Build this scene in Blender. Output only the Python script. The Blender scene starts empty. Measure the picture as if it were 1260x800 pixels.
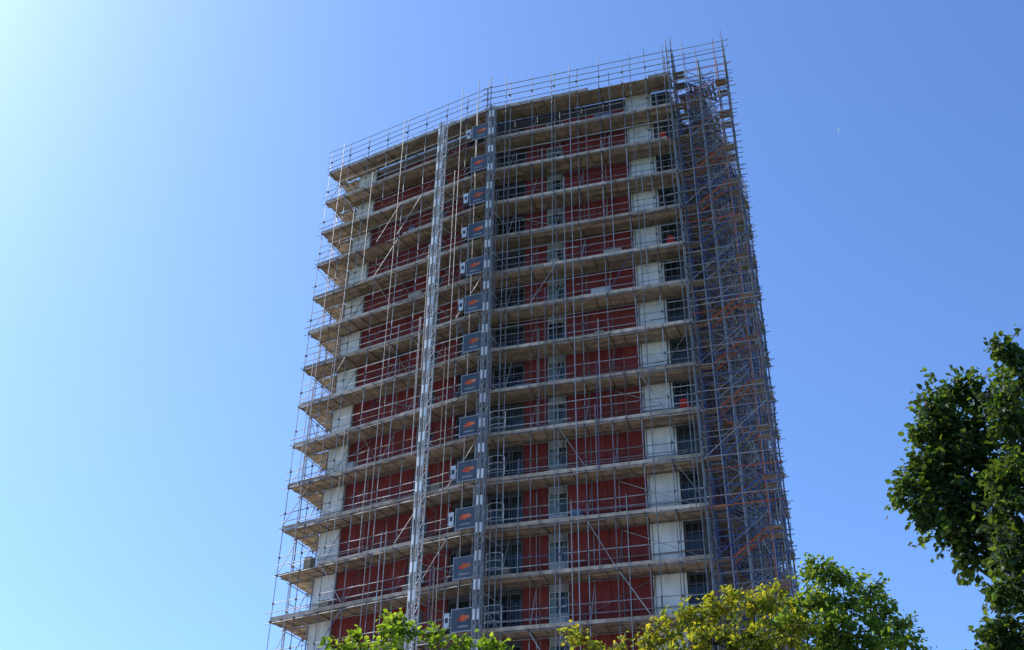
import bpy, math, random
import numpy as np
from mathutils import Vector, Matrix
random.seed(7); rng=np.random.default_rng(7)
sc=bpy.context.scene
sc.view_settings.view_transform='Standard'; sc.view_settings.look='None'; sc.view_settings.exposure=0

# ---------------------------------------------------------------- materials
def newmat(name):
    m=bpy.data.materials.new(name); m.use_nodes=True
    nt=m.node_tree; b=nt.nodes['Principled BSDF']; return m,nt,b
def vc_mat(name,rough=.6,metal=0.0,noise=3.0,lo=.75,hi=1.15,spec=.4,bump=0,streak=0):
    m,nt,b=newmat(name)
    a=nt.nodes.new('ShaderNodeAttribute'); a.attribute_name='Col'
    n=nt.nodes.new('ShaderNodeTexNoise'); n.inputs['Scale'].default_value=noise; n.inputs['Detail'].default_value=6
    tc=nt.nodes.new('ShaderNodeTexCoord')
    if streak:
        mp=nt.nodes.new('ShaderNodeMapping'); mp.inputs['Scale'].default_value=(1,1,streak)
        nt.links.new(tc.outputs['Object'],mp.inputs['Vector']); nt.links.new(mp.outputs[0],n.inputs['Vector'])
    else: nt.links.new(tc.outputs['Object'],n.inputs['Vector'])
    mr=nt.nodes.new('ShaderNodeMapRange'); mr.inputs['From Min'].default_value=.3; mr.inputs['From Max'].default_value=.7
    mr.inputs['To Min'].default_value=lo; mr.inputs['To Max'].default_value=hi
    nt.links.new(n.outputs['Fac'],mr.inputs['Value'])
    v=nt.nodes.new('ShaderNodeVectorMath'); v.operation='SCALE'
    nt.links.new(a.outputs['Color'],v.inputs[0]); nt.links.new(mr.outputs['Result'],v.inputs['Scale'])
    nt.links.new(v.outputs['Vector'],b.inputs['Base Color'])
    b.inputs['Roughness'].default_value=rough; b.inputs['Metallic'].default_value=metal
    b.inputs['Specular IOR Level'].default_value=spec
    if bump:
        bp=nt.nodes.new('ShaderNodeBump'); bp.inputs['Strength'].default_value=bump
        nt.links.new(n.outputs['Fac'],bp.inputs['Height']); nt.links.new(bp.outputs['Normal'],b.inputs['Normal'])
    return m
M_steel=vc_mat('galvanised_steel',.55,.25,5,.7,1.2,.3)
M_wood=vc_mat('scaffold_board_wood',.85,0,2.5,.65,1.2,.2)
M_wall=vc_mat('render_cladding',.8,0,2.2,.78,1.15,.25,0,.35)
M_glass,nt,b=newmat('window_glass')
a=nt.nodes.new('ShaderNodeAttribute'); a.attribute_name='Col'; nt.links.new(a.outputs['Color'],b.inputs['Base Color'])
b.inputs['Roughness'].default_value=.06; b.inputs['Specular IOR Level'].default_value=.45
M_bark=vc_mat('bark',.9,0,8,.6,1.3,.2,.4)
def leafmat(name,trans):
    m=bpy.data.materials.new(name); m.use_nodes=True; nt=m.node_tree; nt.nodes.clear()
    o=nt.nodes.new('ShaderNodeOutputMaterial'); a=nt.nodes.new('ShaderNodeAttribute'); a.attribute_name='Col'
    p=nt.nodes.new('ShaderNodeBsdfPrincipled'); p.inputs['Roughness'].default_value=.5; p.inputs['Specular IOR Level'].default_value=.35
    t=nt.nodes.new('ShaderNodeBsdfTranslucent'); mx=nt.nodes.new('ShaderNodeMixShader'); mx.inputs[0].default_value=trans
    h=nt.nodes.new('ShaderNodeMix'); h.data_type='RGBA'; h.blend_type='MULTIPLY'; h.inputs[0].default_value=1
    h.inputs[7].default_value=(2.8,2.3,.7,1)
    nt.links.new(a.outputs['Color'],h.inputs[6]); nt.links.new(h.outputs[2],t.inputs['Color'])
    nt.links.new(a.outputs['Color'],p.inputs['Base Color'])
    nt.links.new(p.outputs[0],mx.inputs[1]); nt.links.new(t.outputs[0],mx.inputs[2]); nt.links.new(mx.outputs[0],o.inputs[0])
    return m
M_leaf=leafmat('leaf',.5)

# ---------------------------------------------------------------- mesh builder
class MB:
    def __init__(s): s.v=[];s.f=[];s.c=[]
    def add(s,vs,fs,col):
        o=len(s.v); s.v.extend(vs); s.f.extend([tuple(i+o for i in f) for f in fs]); s.c.extend([col]*len(vs))
    def pole(s,a,b,r=.027,col=(.4,.42,.45),n=5):
        a=Vector(a);b=Vector(b); d=b-a
        if d.length<1e-4: return
        d.normalize(); u=d.orthogonal().normalized(); w=d.cross(u)
        vs=[];
        for p in (a,b):
            for i in range(n):
                t=2*math.pi*i/n; vs.append(tuple(p+u*(r*math.cos(t))+w*(r*math.sin(t))))
        fs=[(i,(i+1)%n,n+(i+1)%n,n+i) for i in range(n)]+[tuple(range(n-1,-1,-1)),tuple(range(n,2*n))]
        s.add(vs,fs,col)
    def tube(s,pts,rad,col,n=7):
        pts=[Vector(p) for p in pts]; vs=[];fs=[]
        for k,p in enumerate(pts):
            d=(pts[min(k+1,len(pts)-1)]-pts[max(k-1,0)]).normalized()
            u=d.cross(Vector((.3,1,.2))).normalized(); w=d.cross(u)
            for i in range(n):
                t=2*math.pi*i/n; vs.append(tuple(p+u*(rad[k]*math.cos(t))+w*(rad[k]*math.sin(t))))
        for k in range(len(pts)-1):
            for i in range(n): fs.append((k*n+i,k*n+(i+1)%n,(k+1)*n+(i+1)%n,(k+1)*n+i))
        fs.append(tuple(range((len(pts)-1)*n,len(pts)*n)))
        s.add(vs,fs,col)
    def hexa(s,p,col):
        s.add([tuple(q) for q in p],[(3,2,1,0),(4,5,6,7),(0,1,5,4),(1,2,6,5),(2,3,7,6),(3,0,4,7)],col)
    def box(s,F,s0,s1,t0,t1,z0,z1,col):
        s.hexa([F(s0,t0,z0),F(s1,t0,z0),F(s1,t1,z0),F(s0,t1,z0),F(s0,t0,z1),F(s1,t0,z1),F(s1,t1,z1),F(s0,t1,z1)],col)
    def obj(s,name,mat,parent=None,smooth=False):
        me=bpy.data.meshes.new(name); me.from_pydata(s.v,[],s.f); me.materials.append(mat)
        ca=me.color_attributes.new('Col','FLOAT_COLOR','POINT')
        c=np.ones((len(s.v),4),dtype=np.float32); c[:,:3]=np.array(s.c,dtype=np.float32); ca.data.foreach_set('color',c.ravel())
        if smooth: me.polygons.foreach_set('use_smooth',[True]*len(me.polygons))
        o=bpy.data.objects.new(name,me); sc.collection.objects.link(o)
        if parent: o.parent=parent
        return o
def empty(name):
    o=bpy.data.objects.new(name,None); sc.collection.objects.link(o); return o
def jit(c,a=.15):
    k=1+random.uniform(-a,a); return (c[0]*k,c[1]*k,c[2]*k)

# ---------------------------------------------------------------- plan of the tower
def frame(o,e,n):
    o=Vector((o[0],o[1],0)); e=Vector((e[0],e[1],0)).normalized(); n=Vector((n[0],n[1],0)).normalized()
    return lambda s,t,z: o+e*s+n*t+Vector((0,0,z))
C=(-13.0,61.3); B=(-1.83,54.75); A=(9.7,51.2)
LL=math.hypot(B[0]-C[0],B[1]-C[1]); LR=math.hypot(A[0]-B[0],A[1]-B[1])
eL=((B[0]-C[0])/LL,(B[1]-C[1])/LL); nL=(-eL[1],eL[0])
eR=((A[0]-B[0])/LR,(A[1]-B[1])/LR); nR=(-eR[1],eR[0])
nc=(.403,.915)
FL=frame(C,eL,nL); FR=frame(B,eR,nR)
FSL=frame(C,nc,(.915,-.403))
SRo=FR(LR+1.5,0,0); FSR=frame((SRo.x,SRo.y),nc,(-.915,.403))
FM=frame(B,(.915,-.403),nc)
Z0=54.6; H=2.7; NK=20
zk=[Z0-H*k for k in range(NK)]
BT=1.4
LB=.16

# ---------------------------------------------------------------- tower block
tower=empty('tower_block')
w=MB()
RED=(.25,.042,.036); WHITE=(.82,.79,.73); GREY=(.36,.36,.34); FRAME=(.66,.66,.64); DFR=(.12,.125,.13)
g=MB()
pl=[FL(1.70,BT+.12,0),FL(LL-LB,BT+.12,0),FR(11.74,BT+.12,0)]
pl+= [pl[2]+Vector(nc+(0,))*13, pl[0]+Vector(nc+(0,))*13]
top=54.7
n=len(pl)
w.add([tuple(p) for p in pl]+[(p.x,p.y,top) for p in pl],[(i,(i+1)%n,n+(i+1)%n,n+i) for i in range(n)]+[tuple(range(n,2*n))],(.11,.10,.10))
def window(F,s0,s1,z0,z1,nm,trans=False,ft=BT,FC=FRAME,fr=.055,light=.5):
    gcol=random.choice([(.015,.018,.022),(.02,.028,.033),(.03,.04,.042),(.04,.055,.055)])
    g.box(F,s0,s1,ft+.07,ft+.09,z0,z1,gcol)
    for (a,b,c,d) in [(s0-.01,s0+fr,z0,z1),(s1-fr,s1+.01,z0,z1)]:
        w.box(F,a,b,ft+.01,ft+.1,c,d,FC)
    w.box(F,s0+fr,s1-fr,ft+.01,ft+.1,z0,z0+fr,FC); w.box(F,s0+fr,s1-fr,ft+.01,ft+.1,z1-fr,z1,FC)
    for i in range(1,nm):
        x=s0+(s1-s0)*i/nm; w.box(F,x-.02,x+.02,ft+.015,ft+.095,z0+fr,z1-fr,FC)
    if trans:
        zt=z0+(z1-z0)*.68; w.box(F,s0+fr,s1-fr,ft+.02,ft+.093,zt,zt+.04,FC)
    if random.random()<light:
        x0=s0+fr+.02; x1=x0+(s1-s0)*random.uniform(.25,.5); g.box(F,x0,min(x1,s1-fr),ft+.055,ft+.068,z0+fr,z1-fr,(.14,.19,.16))
for k in range(NK+1):
    zb=Z0-H*(k+1)
    if zb<0.05: zb=0.05
    zz1=Z0-H*k
    if zz1<=zb+.3: break
    g0=.012
    def panel(F,s0,s1,z0,z1,col,th=.0,nv=1):
        for i in range(nv):
            a=s0+(s1-s0)*i/nv; bb=s0+(s1-s0)*(i+1)/nv
            w.box(F,a+g0,bb-g0,BT-th,BT+.119,z0+g0,z1-g0,jit(col,.07))
    zf=zb+.28
    w.box(FL,3.1,LL-LB,BT+.02,BT+.118,zb+.004,zf,jit((.14,.05,.045),.08))
    w.box(FR,.2,8.95,BT+.02,BT+.118,zb+.004,zf,jit((.14,.05,.045),.08))
    rt=zz1
    panel(FL,1.63,3.09,zb,zz1,WHITE,.12)
    panel(FR,8.96,10.64,zb,zz1,WHITE,.12)
    topf = .75 if k==0 else 0
    panel(FL,3.11,7.9,zf,rt-topf,RED,0,4)
    panel(FL,7.92,9.1,zf,zf+.75,RED); panel(FL,7.92,9.1,zf+1.9,rt-topf,RED); window(FL,7.95,9.07,zf+.76,zf+1.89,2,FC=DFR)
    panel(FL,9.12,10.6,zf,rt-topf,RED)
    window(FL,10.65,12.6,zb+.3,zz1-.3,3,True,BT+.02,DFR,.04,.1)
    window(FR,.42,2.22,zb+.3,zz1-.28,3,True,BT+.02,(.16,.165,.17),.04,.1)
    panel(FR,2.27,3.62,zf,rt-topf,RED)
    lowgrey=(.55,.55,.52) if k>9 else GREY
    panel(FR,3.64,4.7,zf,zf+.85,lowgrey); panel(FR,3.64,4.7,zf+2.05,rt-topf,RED if k<2 else GREY)
    window(FR,3.66,4.68,zf+.86,zf+2.04,2,True,light=.8,FC=(.5,.5,.49),fr=.045)
    panel(FR,4.72,8.94,zf,rt-topf,RED,0,4)
    panel(FR,10.66,11.8,zb,zb+.9,(.12,.12,.12)); window(FR,10.7,11.76,zb+.92,zz1-.12,3,True,FC=DFR,fr=.04,light=.1)
    if topf:
        w.box(FL,3.1,LL-LB,BT-.05,BT+.117,rt-topf,rt,(.07,.06,.06)); w.box(FR,.2,8.94,BT-.05,BT+.117,rt-topf,rt,(.07,.06,.06))
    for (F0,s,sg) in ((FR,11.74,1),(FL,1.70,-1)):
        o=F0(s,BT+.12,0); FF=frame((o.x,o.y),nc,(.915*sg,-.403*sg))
        w.box(FF,0,2.4,.002,.1,zb+g0,zz1-g0,jit(WHITE if sg<0 else (.2,.2,.22),.04))  # right end wall: white and red darkened and blued, shade put into colour
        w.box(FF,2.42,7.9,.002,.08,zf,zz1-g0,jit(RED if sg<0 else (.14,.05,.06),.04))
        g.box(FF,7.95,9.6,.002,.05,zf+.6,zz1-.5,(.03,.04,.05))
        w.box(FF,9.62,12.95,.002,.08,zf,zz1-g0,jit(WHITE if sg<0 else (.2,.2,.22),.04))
w.box(FM,-3,4,5,10,top-.1,top+1.6,(.25,.25,.25))
w.obj('walls',M_wall,tower); g.obj('windows',M_glass,tower)

# ---------------------------------------------------------------- scaffolding
scaf=empty('scaffolding')
st=MB(); bd=MB(); ot=MB()
STEEL=(.27,.275,.285)
def sc_col():
    r=random.random()
    if r<.16: return jit((.15,.10,.075),.3)
    if r<.20: return jit((.07,.10,.19),.2)
    if r<.34: return jit((.44,.45,.46),.15)
    return jit(STEEL,.4)
def coupler(p):
    c=Vector(p); a=.055
    ot.hexa([c+Vector(q)*a for q in [(-1,-1,-1),(1,-1,-1),(1,1,-1),(-1,1,-1),(-1,-1,1),(1,-1,1),(1,1,1),(-1,1,1)]],jit((.14,.12,.11),.3))
BOARD=(.35,.265,.19)
def run(F,L,width,nbay,s_start=0,boards=True,topext=2.1,brace=True,rails=(.5,1.0),toe=True,nb=5,endx=0):
    bay=(L-s_start)/nbay
    xs=[s_start+bay*i for i in range(nbay+1)]
    zt=Z0
    for i,x in enumerate(xs):
        for t in (0,width):
            j=random.uniform(-.06,.06)
            ht=zt+topext+random.choice([-.1,.05,.1,.3,.55,.7]) if t==0 else zt+random.uniform(-.1,.9)
            z=0
            while z<ht:
                z2=min(ht,z+6.3); dx=random.uniform(-.02,.02)
                st.pole(F(x+j+dx,t,z),F(x+j+dx+random.uniform(-.02,.02),t,z2),.0245,sc_col()); z=z2
        if i<nbay:
            for q in range(4):
                k=random.randint(0,NK-4); xm=x+bay/2+random.uniform(-.25,.25)
                st.pole(F(xm,-.1,zk[k+2 if q%2 else k+3]),F(xm,-.1,zk[k]+1.1),.0245,sc_col())
    for k,z in enumerate(zk):
        for t,hs in ((0,(-.09,)+rails),(width,(-.09,1.0))):
            for h in hs:
                x=xs[0]-random.uniform(.05,.45)
                while x<xs[-1]:
                    x2=min(xs[-1]+random.uniform(.05,.4),x+random.uniform(5,6.4))
                    st.pole(F(x,t-.05,z+h+random.uniform(-.04,.04)),F(x2,t-.05,z+h+random.uniform(-.04,.04)),.024,sc_col()); x=x2-.2
        if random.random()<.5:
            st.pole(F(xs[0],-.05,z+1.5),F(xs[-1],-.05,z+1.5),.024,sc_col())
        x=xs[0]
        while x<=xs[-1]+.01:
            st.pole(F(x+random.uniform(-.05,.05),-random.uniform(.1,.4),z-.045),F(x+random.uniform(-.05,.05),width+random.uniform(.02,.12),z-.045),.024,sc_col())
            x+=bay/2
        for x in xs:
            for h in (-.06,1.0): coupler(F(x,-.02,z+h))
        for i,x in enumerate(xs):
            if i%2==k%2: st.pole(F(x+.04,0,z-H+.1),F(x+.04,width,z-.1),.024,sc_col())
        if boards:
            bw=width/nb
            for b_ in range(nb):
                x=xs[0]-.1+random.uniform(-.15,.1)
                while x<xs[-1]+endx:
                    x2=min(xs[-1]+endx+.1+random.uniform(-.08,.08),x+random.choice([3.9,3.9,2.4,3.0]))
                    zz=z+random.uniform(-.006,.006)
                    bd.box(F,x,x2-.01,.03+b_*bw,.03+(b_+1)*bw-.014,zz-.02,zz+.02,jit(BOARD,.35)); x=x2
            if toe:
                x=xs[0]-.1
                while x<xs[-1]:
                    x2=min(xs[-1]+.1,x+random.choice([3.9,3.0]))
                    if random.random()<.93:
                        bd.box(F,x,x2-.01,-.022,.018,z+.03,z+.03+.2+random.uniform(-.02,.02),jit((.50,.40,.31),.35))  # toe boards coloured lighter to carry grazing sunlight
                    x=x2
    if brace:
        for k in range(NK-1):
            for i in range(nbay):
                if random.random()<.17:
                    a,b_=(0,1) if random.random()<.5 else (1,0)
                    st.pole(F(xs[i+a]-.05,-.09,zk[k+1]+random.uniform(-.1,.3)),F(xs[i+b_]+.05,-.09,zk[k]+random.uniform(-.3,.1)),.022,sc_col())
        for k in range(1,NK-1):
            if random.random()<.7:
                i=random.randint(0,max(0,nbay-3)); a,b_=(0,3) if random.random()<.5 else (3,0)
                st.pole(F(xs[min(i+a,nbay)],width+.03,zk[k]-H+.4),F(xs[min(i+b_,nbay)],width+.03,zk[k]-.2),.022,sc_col())
    for h in (1.0,1.5,2.0):
        st.pole(F(xs[0]-.3,-.05,zt+h+random.uniform(-.03,.03)),F(xs[-1]+.3,-.05,zt+h+random.uniform(-.03,.03)),.024,sc_col())
    return xs
run(FL,LL,1.25,8)
run(FR,LR,1.25,8)
BOARD=(.47,.36,.25)  # left-side boards lightened, bounced light on soffits put into the colour
run(FSL,14.5,1.5,7,s_start=1.4,nb=6)
BOARD=(.37,.28,.20)
run(FSR,14.8,1.5,10,s_start=1.9)
o=FSR(14.8,0,0); FB=frame((o.x,o.y),(-.915,.403),(-.403,-.915)); run(FB,6,1.3,4)

for (s,h) in ((LR-.05,3.0),(LR-.3,2.6),(LR+.25,3.1)):
    st.pole(FR(s,-.1,0),FR(s,-.1,Z0+h),.03,sc_col()); st.pole(FR(s,.6,0),FR(s,.6,Z0+h-.4),.03,sc_col())
for F,s,h in ((FL,1.1,2.3),(FL,6.3,2.4),(FL,11.0,2.9),(FL,12.3,3.0),(FR,.25,3.0),(FR,1.3,2.8),(FR,4.4,2.3),(FR,5.6,2.5),(FR,9.6,2.4)):
    st.pole(F(s,-.16,0),F(s,-.16,Z0+h),.026,sc_col())
st.pole(FR(1.6,1.0,zk[1]+.35),FR(7.8,1.0,zk[1]+.55),.06,(.6,.6,.6),8)
st.pole(FL(4.0,1.0,zk[1]+.35),FL(11.0,1.0,zk[1]+.5),.05,(.6,.6,.6),8)
st.obj('tubes',M_steel,scaf); ot.obj('couplers',M_steel,scaf); bd.obj('boards_and_toeboards',M_wood,scaf)

# stair tower of the scaffolding
sx=MB(); S0=LR+.25; S1=LR+3.47; T1=1.9
ORANGE=(.45,.10,.035); BLUE=(.06,.10,.24)
def scol2():
    r=random.random()
    return jit(BLUE,.3) if r<.28 else (jit(ORANGE,.3) if r<.36 else jit((.25,.26,.29),.4))
for s in (S0,S0+.7,(S0+S1)/2-.1,S1-.55,S1):
    for t in (-.05,.95,T1):
        ht=Z0+random.choice([1.9,2.3,2.6]) + (.7 if s==S1 and t<0 else 0)
        sx.pole(FR(s,t,0),FR(s,t,ht),.026,scol2())
for k,z in enumerate(zk):
    for h in (-.08,.5,1.0,1.35,1.9):
        for t in (-.1,T1+.05):
            sx.pole(FR(S0-.2,t,z+h+random.uniform(-.04,.04)),FR(S1+random.uniform(.1,.5),t,z+h+random.uniform(-.04,.04)),.024,scol2())
        for s in (S0,S1+.04):
            sx.pole(FR(s,-.35,z+h),FR(s,T1+.3,z+h),.024,scol2())
    sx.pole(FR(S1+.05,-.05,z-H),FR(S1+.05,T1,z),.024,scol2()); sx.pole(FR(S0,T1+.1,z-H),FR(S1,T1+.1,z),.024,scol2())
    if k%2: sx.pole(FR(S0,-.13,z-H),FR(S1,-.13,z),.024,scol2())
    for (a,b,dz) in ((S0,S0+.7,0),(S1-.7,S1,-H/2)):
        for q in range(6):   # landing boards with gaps
            if q%3==2: continue
            sx.box(FR,a,b,q*.32,q*.32+.25,z+dz-.02,z+dz+.02,jit((.32,.24,.17),.3))
    for fl in range(2):
        t0,t1=(.05,.75) if fl==0 else (1.1,1.8)
        za=z-H if fl==0 else z-H/2; zb_=za+H/2
        sa,sb=(S0+.75,S1-.75) if fl==0 else (S1-.75,S0+.75)
        colr=ORANGE if random.random()<(.6 if k<4 else .3) else (BLUE if random.random()<.5 else (.2,.2,.22))
        for t in (t0,t1):
            p=[FR(sa,t,za-.08),FR(sb,t,zb_-.08),FR(sb,t+.04,zb_-.08),FR(sa,t+.04,za-.08),FR(sa,t,za+.03),FR(sb,t,zb_+.03),FR(sb,t+.04,zb_+.03),FR(sa,t+.04,za+.03)]
            sx.hexa(p,jit(colr,.2))
            for h in (.5,1.0): sx.pole(FR(sa,t,za+h),FR(sb,t,zb_+h),.022,scol2())
        for i in range(7):
            f=(i+.5)/7; s=sa+(sb-sa)*f; zz=za+(zb_-za)*f
            sx.box(FR,s-.07,s+.07,t0+.045,t1-.005,zz-.012,zz+.012,jit((.3,.26,.24),.2))
for k,z in enumerate(zk):
    for s in np.arange(2.2,14,1.0):
        if random.random()<.75: sx.pole(FSR(s,-.1,z-H+random.uniform(0,.5)),FSR(s+1.6,-.1,z+random.uniform(-.6,.1)),.025,scol2())
        if random.random()<.6: sx.pole(FSR(s,.3,z+random.uniform(.2,2)),FSR(s+random.uniform(1,2.5),.3,z+random.uniform(.2,2)),.025,scol2())
        if random.random()<.7:
            h=random.uniform(.1,2.3); sx.pole(FSR(s,-random.uniform(.15,.7),z+h),FSR(s,1.4,z+h),.025,scol2())
        if random.random()<.5: sx.pole(FSR(s,-.05,z-H+.1),FSR(s,1.4,z-.1),.025,scol2())
    for s in np.arange(2.2,13.4,1.7):
        if random.random()<(.55 if k>2 else .15):
            zz=z+.05; sx.box(FSR,s,s+1.5,-.03,.0,zz+.05,zz+random.uniform(.2,.8),jit(random.choice([BLUE,BLUE,ORANGE,(.10,.11,.14)]),.3))
for s in np.arange(2.6,14.5,1.3):
    for t in (-.02,.75): sx.pole(FSR(s,t,0),FSR(s,t,Z0+random.uniform(-1,1)),.025,scol2())
sx.obj('stair_tower',M_steel,scaf)

fp=MB()
for k in (5,9,2):
    z=zk[k]+.03
    fp.box(FR,LR-1.0,LR-.6,.3,.6,z,z+.75,(.5,.03,.02)); fp.box(FR,LR-.98,LR-.62,.28,.62,z+.76,z+.9,(.55,.04,.02))
    fp.pole(FR(LR-.5,.45,z),FR(LR-.5,.45,z+.55),.09,(.5,.02,.02),8)
for k in range(NK):
    for F,L in ((FL,LL),(FR,LR)):
        for q in range(2):
            if random.random()<.5:
                s=random.uniform(1,L-2.2); c=random.choice([(.5,.5,.48),(.3,.25,.18),(.15,.2,.3),(.45,.4,.3)])
                fp.box(F,s,s+random.uniform(.3,1.2),.35,.8,zk[k]+.03,zk[k]+random.uniform(.3,.9),c)
fp.obj('stored_materials',M_wall,scaf)

# ---------------------------------------------------------------- hoist masts and landings
def mast(F,s,t,ztop,col,w_=.58,pc=(.6,.61,.6)):
    m=MB(); h=w_/2
    for a in (-h,h):
        for b_ in (-h,h): m.pole(F(s+a,t+b_,0),F(s+a,t+b_,ztop),.036,jit(col,.06),6)
    z=.3; i=0
    while z<ztop-.2:
        for a in (-h,h): m.pole(F(s+a,t-h,z),F(s+a,t+h,z),.025,jit(col,.2)); m.pole(F(s-h,t+a,z),F(s+h,t+a,z),.025,jit(col,.2))
        z2=min(z+.75,ztop)
        sg=1 if i%2 else -1
        for b_ in (-h,h):
            m.pole(F(s-h*sg,t+b_,z),F(s+h*sg,t+b_,z2),.024,jit(col,.2)); m.pole(F(s+b_,t-h*sg,z),F(s+b_,t+h*sg,z2),.024,jit(col,.2))
        if i%2==0: m.box(F,s-h+.02,s+h-.02,t-h-.05,t-h-.03,z+.02,z+.55,jit(pc,.15))
        if i%4==0:
            m.pole(F(s-h,t+h,z),F(s-h-.4,1.3,z),.028,jit(STEEL,.2)); m.pole(F(s+h,t+h,z),F(s+h+.4,1.3,z),.028,jit(STEEL,.2))
        z+=.75; i+=1
    m.box(F,s-.04,s+.04,t-h-.09,t-h-.051,0,ztop,jit((.2,.2,.2),.1))
    return m.obj('hoist_mast',M_wall)
mast(FL,10.15,-.95,53.9,(.62,.62,.62),.40,(.95,.95,.93))
mast(FR,.68,-.95,53.8,(.25,.26,.28),.36,(.7,.71,.72))

land=empty('hoist_landing_gates'); lg=MB(); lw=MB()
for k in range(1,NK):
    z=zk[k]
    def P(s,t,zz): return FM(s,t,zz)
    y=-.34
    s0,s1=-.85,.75
    lg.box(P,s0,s1,y,y+.03,z+.12,z+1.22,jit((.085,.11,.145),.15))
    for a,b_,c,d in ((s0-.04,s0,z+.05,z+1.3),(s1,s1+.04,z+.05,z+1.3)): lw.box(P,a,b_,y-.02,y+.05,c,d,(.35,.36,.39))
    lw.box(P,s0,s1,y-.02,y+.05,z+1.222,z+1.26,(.35,.36,.39)); lw.box(P,s0,s1,y-.02,y+.05,z+.07,z+.118,(.35,.36,.39))
    cx=-.3+random.uniform(-.08,.08); cz=z+.75
    for q,(dx,dz,r,cc) in enumerate(((0,0,.22,(.75,.14,.05)),(.24,.03,.15,(.65,.2,.1)),(-.2,-.06,.13,(.6,.09,.05)))):
        vs=[];N=12
        for i in range(N):
            rr=r*random.uniform(.75,1.1); vs.append(tuple(P(cx+dx+rr*math.cos(i*2*math.pi/N),y-.008-.003*q,cz+dz+rr*.75*math.sin(i*2*math.pi/N))))
        lg.add(vs,[tuple(range(N))],jit(cc,.2))
    lg.box(P,cx-.3,cx+.3,y-.012,y-.003,z+.3,z+.38,(.3,.3,.31))
    if random.random()<.85:
        lw.box(P,s0-.42,s0-.14,y-.02,y+.03,z+.35,z+1.1,jit((.6,.62,.62),.15)); lw.box(P,s0-.36,s0-.2,y-.03,y-.022,z+.6,z+.85,(.06,.06,.07))
    if k>8:
        for h in (.3,.7,1.1):
            pr=None
            for i in range(7):
                t=math.pi*i/6; q=P(1.4-.45*math.cos(t),y-.3*math.sin(t),z+h)
                if pr is not None: lw.pole(pr,q,.02,(.33,.35,.37),5)
                pr=q
        for i in (0,6):
            t=math.pi*i/6; lw.pole(P(1.4-.45*math.cos(t),y,z+.05),P(1.4-.45*math.cos(t),y,z+1.12),.02,(.33,.35,.37),5)
lg.obj('gate_panels',M_wall,land); lw.obj('gate_frames',M_steel,land)

# ---------------------------------------------------------------- trees
def leaves(name,parent,twigs,size,cols,per=14):
    T=len(twigs); A0=np.array([t[0] for t in twigs]); B0=np.array([t[1] for t in twigs])
    idx=np.repeat(np.arange(T),per); N=len(idx)
    u=rng.uniform(.25,1.08,N)[:,None]
    c=A0[idx]*(1-u)+B0[idx]*u+rng.normal(0,.07,(N,3))*(size/.12)
    out=(B0-A0)[idx]; out/= np.linalg.norm(out,axis=1,keepdims=True)+1e-6
    d=out*.6+rng.normal(0,.6,(N,3)); d[:,2]-=.35; d/=np.linalg.norm(d,axis=1,keepdims=True)
    nn=rng.normal(0,.55,(N,3)); nn[:,2]+=1.0
    sd=np.cross(d,nn); sd/=np.linalg.norm(sd,axis=1,keepdims=True)+1e-6; up=np.cross(sd,d)
    L=(size*rng.uniform(.55,1.25,N))[:,None]; W=L*rng.uniform(.32,.45,N)[:,None]
    v=np.stack([c, c+d*L*.35+sd*W+up*L*.08, c+d*L*.75+sd*W*.75+up*L*.05, c+d*L-up*L*.1, c+d*L*.75-sd*W*.75+up*L*.05, c+d*L*.35-sd*W+up*L*.08],1).reshape(-1,3)
    b=np.arange(N)[:,None]*6
    f=np.concatenate([b+np.array([[0,1,2,3]]),b+np.array([[0,3,4,5]])],0)
    me=bpy.data.meshes.new(name); me.from_pydata(v.tolist(),[],f.tolist()); me.materials.append(M_leaf)
    cc=np.array(cols)[rng.integers(0,len(cols),N)]*rng.uniform(.7,1.3,N)[:,None]*rng.uniform(.8,1.2,T)[idx][:,None]
    col=np.ones((N,6,4),dtype=np.float32); col[:,:,:3]=cc[:,None,:]
    ca=me.color_attributes.new('Col','FLOAT_COLOR','POINT'); ca.data.foreach_set('color',col.ravel())
    o=bpy.data.objects.new(name,me); sc.collection.objects.link(o); o.parent=parent; return o
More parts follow.
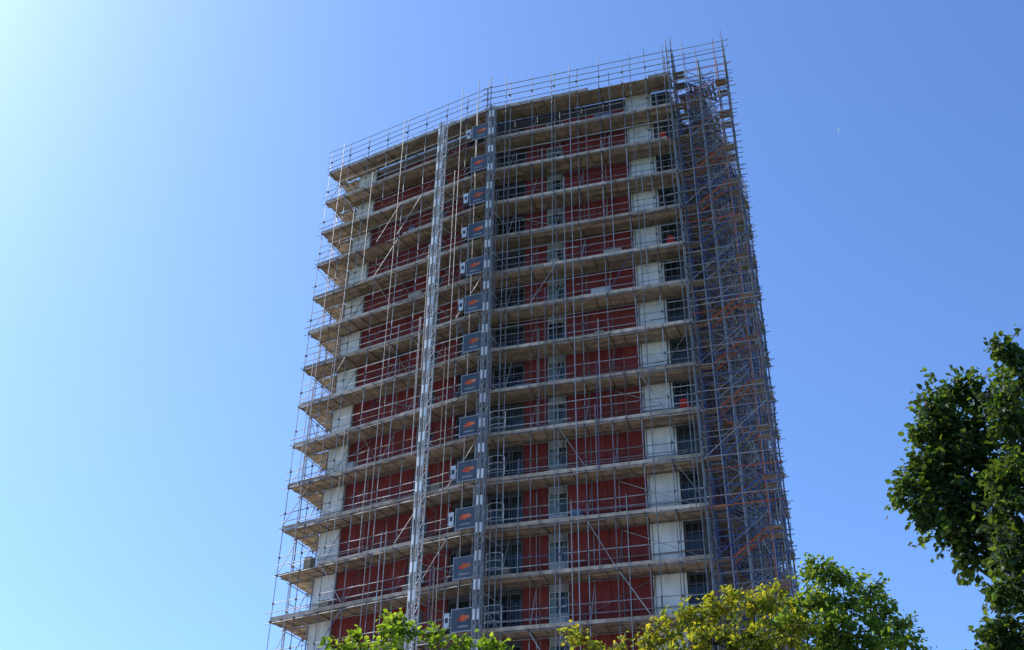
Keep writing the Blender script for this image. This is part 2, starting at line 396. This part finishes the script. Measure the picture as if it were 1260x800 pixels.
def tree(name,base,trunk_h,r0,blobs,size,cols,dens=70,per=14,outl=.14):
    root=empty(name); br=MB(); twigs=[]
    base=Vector(base); fork=base+Vector((random.uniform(-.2,.2),random.uniform(-.2,.2),trunk_h))
    bc=(.05,.04,.033)
    br.tube([base+Vector((0,0,-.1)),base+Vector((0,0,.4)),base.lerp(fork,.5)+Vector((.06,.03,0)),fork],[r0*1.35,r0,r0*.85,r0*.7],bc,10)
    hi=max(b[2] for b in blobs)
    lead=Vector((fork.x+.1,fork.y,fork.z+(hi-fork.z)*.55)); br.tube([fork,fork.lerp(lead,.5)+Vector((.08,0,0)),lead],[r0*.68,r0*.5,r0*.32],bc,8)
    for (x,y,z,r) in blobs:
        c=Vector((x,y,z)); f=random.uniform(0,.9) if z>fork.z+1.5 else 0; s=fork.lerp(lead,f)
        if s.z>z-.3: s=fork.copy()
        mid=s.lerp(c,.5)+Vector((random.uniform(-.15,.15),random.uniform(-.15,.15),random.uniform(.0,.35)))
        br.tube([s,mid,c],[r0*.24,r0*.13,r0*.05],bc,6)
        nt_=max(8,int(dens*r*r))
        sq=(random.uniform(.8,1.2),1,random.uniform(.65,1.0))
        for i in range(nt_):
            d=Vector(rng.normal(0,1,3)); d.normalize()
            rr=r*random.uniform(.45,1.1)*(random.uniform(1.2,1.6) if random.random()<outl else 1)
            e=c+Vector((d.x*rr*sq[0],d.y*rr,d.z*rr*sq[2])); a=c+ (e-c)*random.uniform(.1,.5)
            twigs.append((tuple(a),tuple(e)))
            if i%3==0: br.pole(c,e,.012,bc,3)
            else: br.pole(a,e,.006,bc,3)
    br.obj('trunk_and_limbs',M_bark,root,True); leaves('foliage',root,twigs,size,cols,per)
    return root
def fill(cx,cy,cz,rx,ry,rz,n,rmin,rmax,avoid=None):
    out=[]
    while len(out)<n:
        d=rng.normal(0,1,3); d/=np.linalg.norm(d); q=random.uniform(.3,.95)
        p=(cx+d[0]*rx*q,cy+d[1]*ry*q,cz+d[2]*rz*q)
        if avoid and avoid(p): continue
        out.append(p+(random.uniform(rmin,rmax),))
    return out
DG=[(.035,.07,.022),(.05,.095,.022),(.028,.055,.022),(.065,.115,.03)]
LG=[(.17,.22,.03),(.22,.25,.035),(.14,.19,.03),(.25,.25,.05)]
MG=[(.09,.17,.03),(.13,.20,.035),(.07,.14,.03),(.15,.22,.04)]
bl=[(6.5,17,9.6,.34),(6.85,17.1,10.0,.42),(6.65,17,9.2,.28),(7.29,17,11.25,.38),(7.05,17,10.75,.28),(7.9,17.2,11.75,.38),(8.2,17.2,11.6,.4),(7.5,17.2,11.4,.3),(7.45,17.1,10.7,.5),(7.1,17.2,10.2,.45),
    (7.52,17,10.3,.5),(7.2,17,9.6,.5),(7.15,17,8.95,.42),(7.5,17.2,9.4,.45),(7.65,17,9.0,.45),(8.0,17.2,10.9,.5),(8.1,17.2,10.1,.5),(8.0,17,9.6,.45),(7.35,17.2,8.55,.34),(7.75,17.2,8.6,.34),(7.7,17.3,10.9,.45),(7.3,17.3,9.9,.4),
    (8.25,16,11.75,.38),(8.5,16.1,11.4,.45),(8.05,16,11.0,.35),(7.95,16,10.43,.42),(8.3,16,10.1,.5),(7.75,16,9.55,.38),(8.1,16,9.2,.5),(7.6,16,8.9,.36),(7.9,16,8.4,.5),(7.5,16,8.1,.36),(7.8,16,7.7,.5),(7.3,16,7.5,.36),(7.5,16,7.1,.45),(7.05,16,6.95,.34),(7.3,16,6.6,.5),(6.8,16,6.5,.3),(7.7,16,6.4,.6)]
bl+=fill(11.4,17.5,9.6,2.4,2.8,3.4,36,.55,.85,lambda p:p[0]/p[1]<.54)
tree('maple_tree',(10.9,17.6,0),4.6,.24,bl,.115,DG,165,14,.12)
bl=[(1.5,24,9.5,.2),(1.9,24,9.15,.3),(2.4,24,9.2,.3),(3.0,24,9.35,.35),(3.4,24,9.6,.36),(3.9,24,9.95,.4),(4.4,24,9.95,.5),(4.9,24,10.25,.42),(5.4,24,10.15,.45),(5.9,24.2,10.4,.4),(6.1,24,9.6,.6),
    (4.4,23.6,9.2,.6),(5.2,23.5,9.2,.6),(3.5,23.8,8.9,.5),(2.7,23.8,8.7,.4)]
bl+=fill(4.2,24.3,7.4,2.5,2.4,2.2,30,.6,.9)
tree('lime_tree',(4.3,24.6,0),3.6,.2,bl,.11,LG,115,14,.3)
bl=[(7.0,25,11.45,.36),(7.4,25,11.35,.4),(7.9,25,11.2,.36),(7.0,25,10.7,.5),(7.7,25,10.5,.65),(8.3,25,10.9,.4),(8.5,25,10.3,.5),(6.6,25,10.5,.42),(6.3,25,10.2,.4),(8.9,25,9.95,.45),(7.3,24.6,9.8,.7),(8.2,24.6,9.6,.6),(9.2,25,9.4,.45)]
bl+=fill(7.6,25.4,7.8,2.1,2.2,2.2,26,.6,.9)
tree('lime_tree',(7.6,25.6,0),3.8,.22,bl,.115,MG,125,14,.3)
bl=[(-2.15,22,9.1,.3),(-2.3,22,8.8,.36),(-1.8,22,8.75,.32),(-2.9,22,8.6,.33),(-3.3,22,8.5,.22),(-1.35,22,8.7,.26),(-.9,22,8.6,.25),(-.5,22,8.6,.28),(-.15,22,8.55,.18),(-2.2,21.8,8.2,.5),(-1.3,21.9,8.1,.45)]
bl+=fill(-1.8,22.3,6.4,1.9,1.9,1.7,20,.5,.8)
tree('lime_tree',(-1.8,22.3,0),3.0,.15,bl,.115,[(.12,.21,.025),(.16,.24,.03),(.09,.17,.025)],110,13,.4)

# ---------------------------------------------------------------- ground
def sheet(name,cx,cy,sx_,sy_,z,c1,c2,scale):
    me=bpy.data.meshes.new(name); me.from_pydata([(cx-sx_,cy-sy_,z),(cx+sx_,cy-sy_,z),(cx+sx_,cy+sy_,z),(cx-sx_,cy+sy_,z)],[],[(0,1,2,3)])
    m,nt,b=newmat(name+'_mat'); n=nt.nodes.new('ShaderNodeTexNoise'); n.inputs['Scale'].default_value=scale; n.inputs['Detail'].default_value=8
    tc=nt.nodes.new('ShaderNodeTexCoord'); nt.links.new(tc.outputs['Object'],n.inputs['Vector'])
    r=nt.nodes.new('ShaderNodeValToRGB'); r.color_ramp.elements[0].color=c1+(1,); r.color_ramp.elements[1].color=c2+(1,)
    r.color_ramp.elements[0].position=.35; r.color_ramp.elements[1].position=.65
    nt.links.new(n.outputs['Fac'],r.inputs[0]); nt.links.new(r.outputs[0],b.inputs['Base Color']); b.inputs['Roughness'].default_value=.9
    me.materials.append(m); o=bpy.data.objects.new(name,me); sc.collection.objects.link(o)
sheet('grass_ground',0,0,3000,3000,0,(.08,.10,.04),(.14,.15,.07),.4)
sheet('bounce_paving',0,48,70,32,.004,(.40,.37,.33),(.48,.45,.40),1.5)  # unseen bright paving, added to bounce light up to the soffits

# ---------------------------------------------------------------- moon (faint daytime crescent)
S_az=math.radians(-63); S_el=math.radians(46)
S=Vector((math.sin(S_az)*math.cos(S_el),math.cos(S_az)*math.cos(S_el),math.sin(S_el)))
mb=MB(); D=Vector((394,1031,975)).normalized(); ce=D*2500; rr=8
rx=D.cross(Vector((0,0,1))).normalized(); uy=rx.cross(D); N=14; vs=[]
for i in range(N+1):
    t=math.pi*(i/N-.5); vs.append(tuple(ce+rx*rr*math.cos(t)+uy*rr*math.sin(t)))
for i in range(N+1):
    t=math.pi*(i/N-.5); vs.append(tuple(ce+rx*rr*.72*math.cos(t)+uy*rr*math.sin(t)))
mb.add(vs,[(i,i+1,N+2+i,N+1+i) for i in range(N)],(.6,.6,.6))
mm,nt,b=newmat('moon_glow'); b.inputs['Base Color'].default_value=(.3,.3,.3,1); b.inputs['Emission Color'].default_value=(.35,.6,.95,1); b.inputs['Emission Strength'].default_value=.6  # sky-tinted emission stands in for sunlight on the crescent
mb.obj('moon',mm)

# ---------------------------------------------------------------- light
W=bpy.data.worlds.new("World"); sc.world=W; W.use_nodes=True; nt=W.node_tree
bg=nt.nodes['Background']; sk=nt.nodes.new('ShaderNodeTexSky'); sk.sky_type='NISHITA'; sk.sun_disc=False
sk.sun_elevation=S_el; sk.sun_rotation=S_az; sk.air_density=.95; sk.dust_density=1.3; sk.ozone_density=2.2
mx=nt.nodes.new('ShaderNodeMix'); mx.data_type='RGBA'; mx.blend_type='MULTIPLY'; mx.inputs[0].default_value=1; mx.inputs[7].default_value=(.93,1.26,1.75,1)
nt.links.new(sk.outputs[0],mx.inputs[6]); nt.links.new(mx.outputs[2],bg.inputs['Color']); bg.inputs['Strength'].default_value=.145
sl=bpy.data.lights.new('sun','SUN'); sl.energy=5; sl.angle=math.radians(.5); sl.color=(1,.94,.85)
so=bpy.data.objects.new('sun',sl); sc.collection.objects.link(so); so.rotation_euler=S.to_track_quat('Z','Y').to_euler()

# ---------------------------------------------------------------- camera
th=math.radians(33.4); ro=math.radians(.92)
f=Vector((0,math.cos(th),math.sin(th))); u0=Vector((0,-math.sin(th),math.cos(th))); r0=Vector((1,0,0))
R=r0*math.cos(ro)+u0*math.sin(ro); U=u0*math.cos(ro)-r0*math.sin(ro)
cam=bpy.data.cameras.new('camera'); co=bpy.data.objects.new('camera',cam); sc.collection.objects.link(co)
m=Matrix((R,U,-f)).transposed().to_4x4(); m.translation=Vector((0,0,1.6)); co.matrix_world=m
cam.sensor_width=36; cam.lens=39.9; cam.clip_end=8000; sc.camera=co
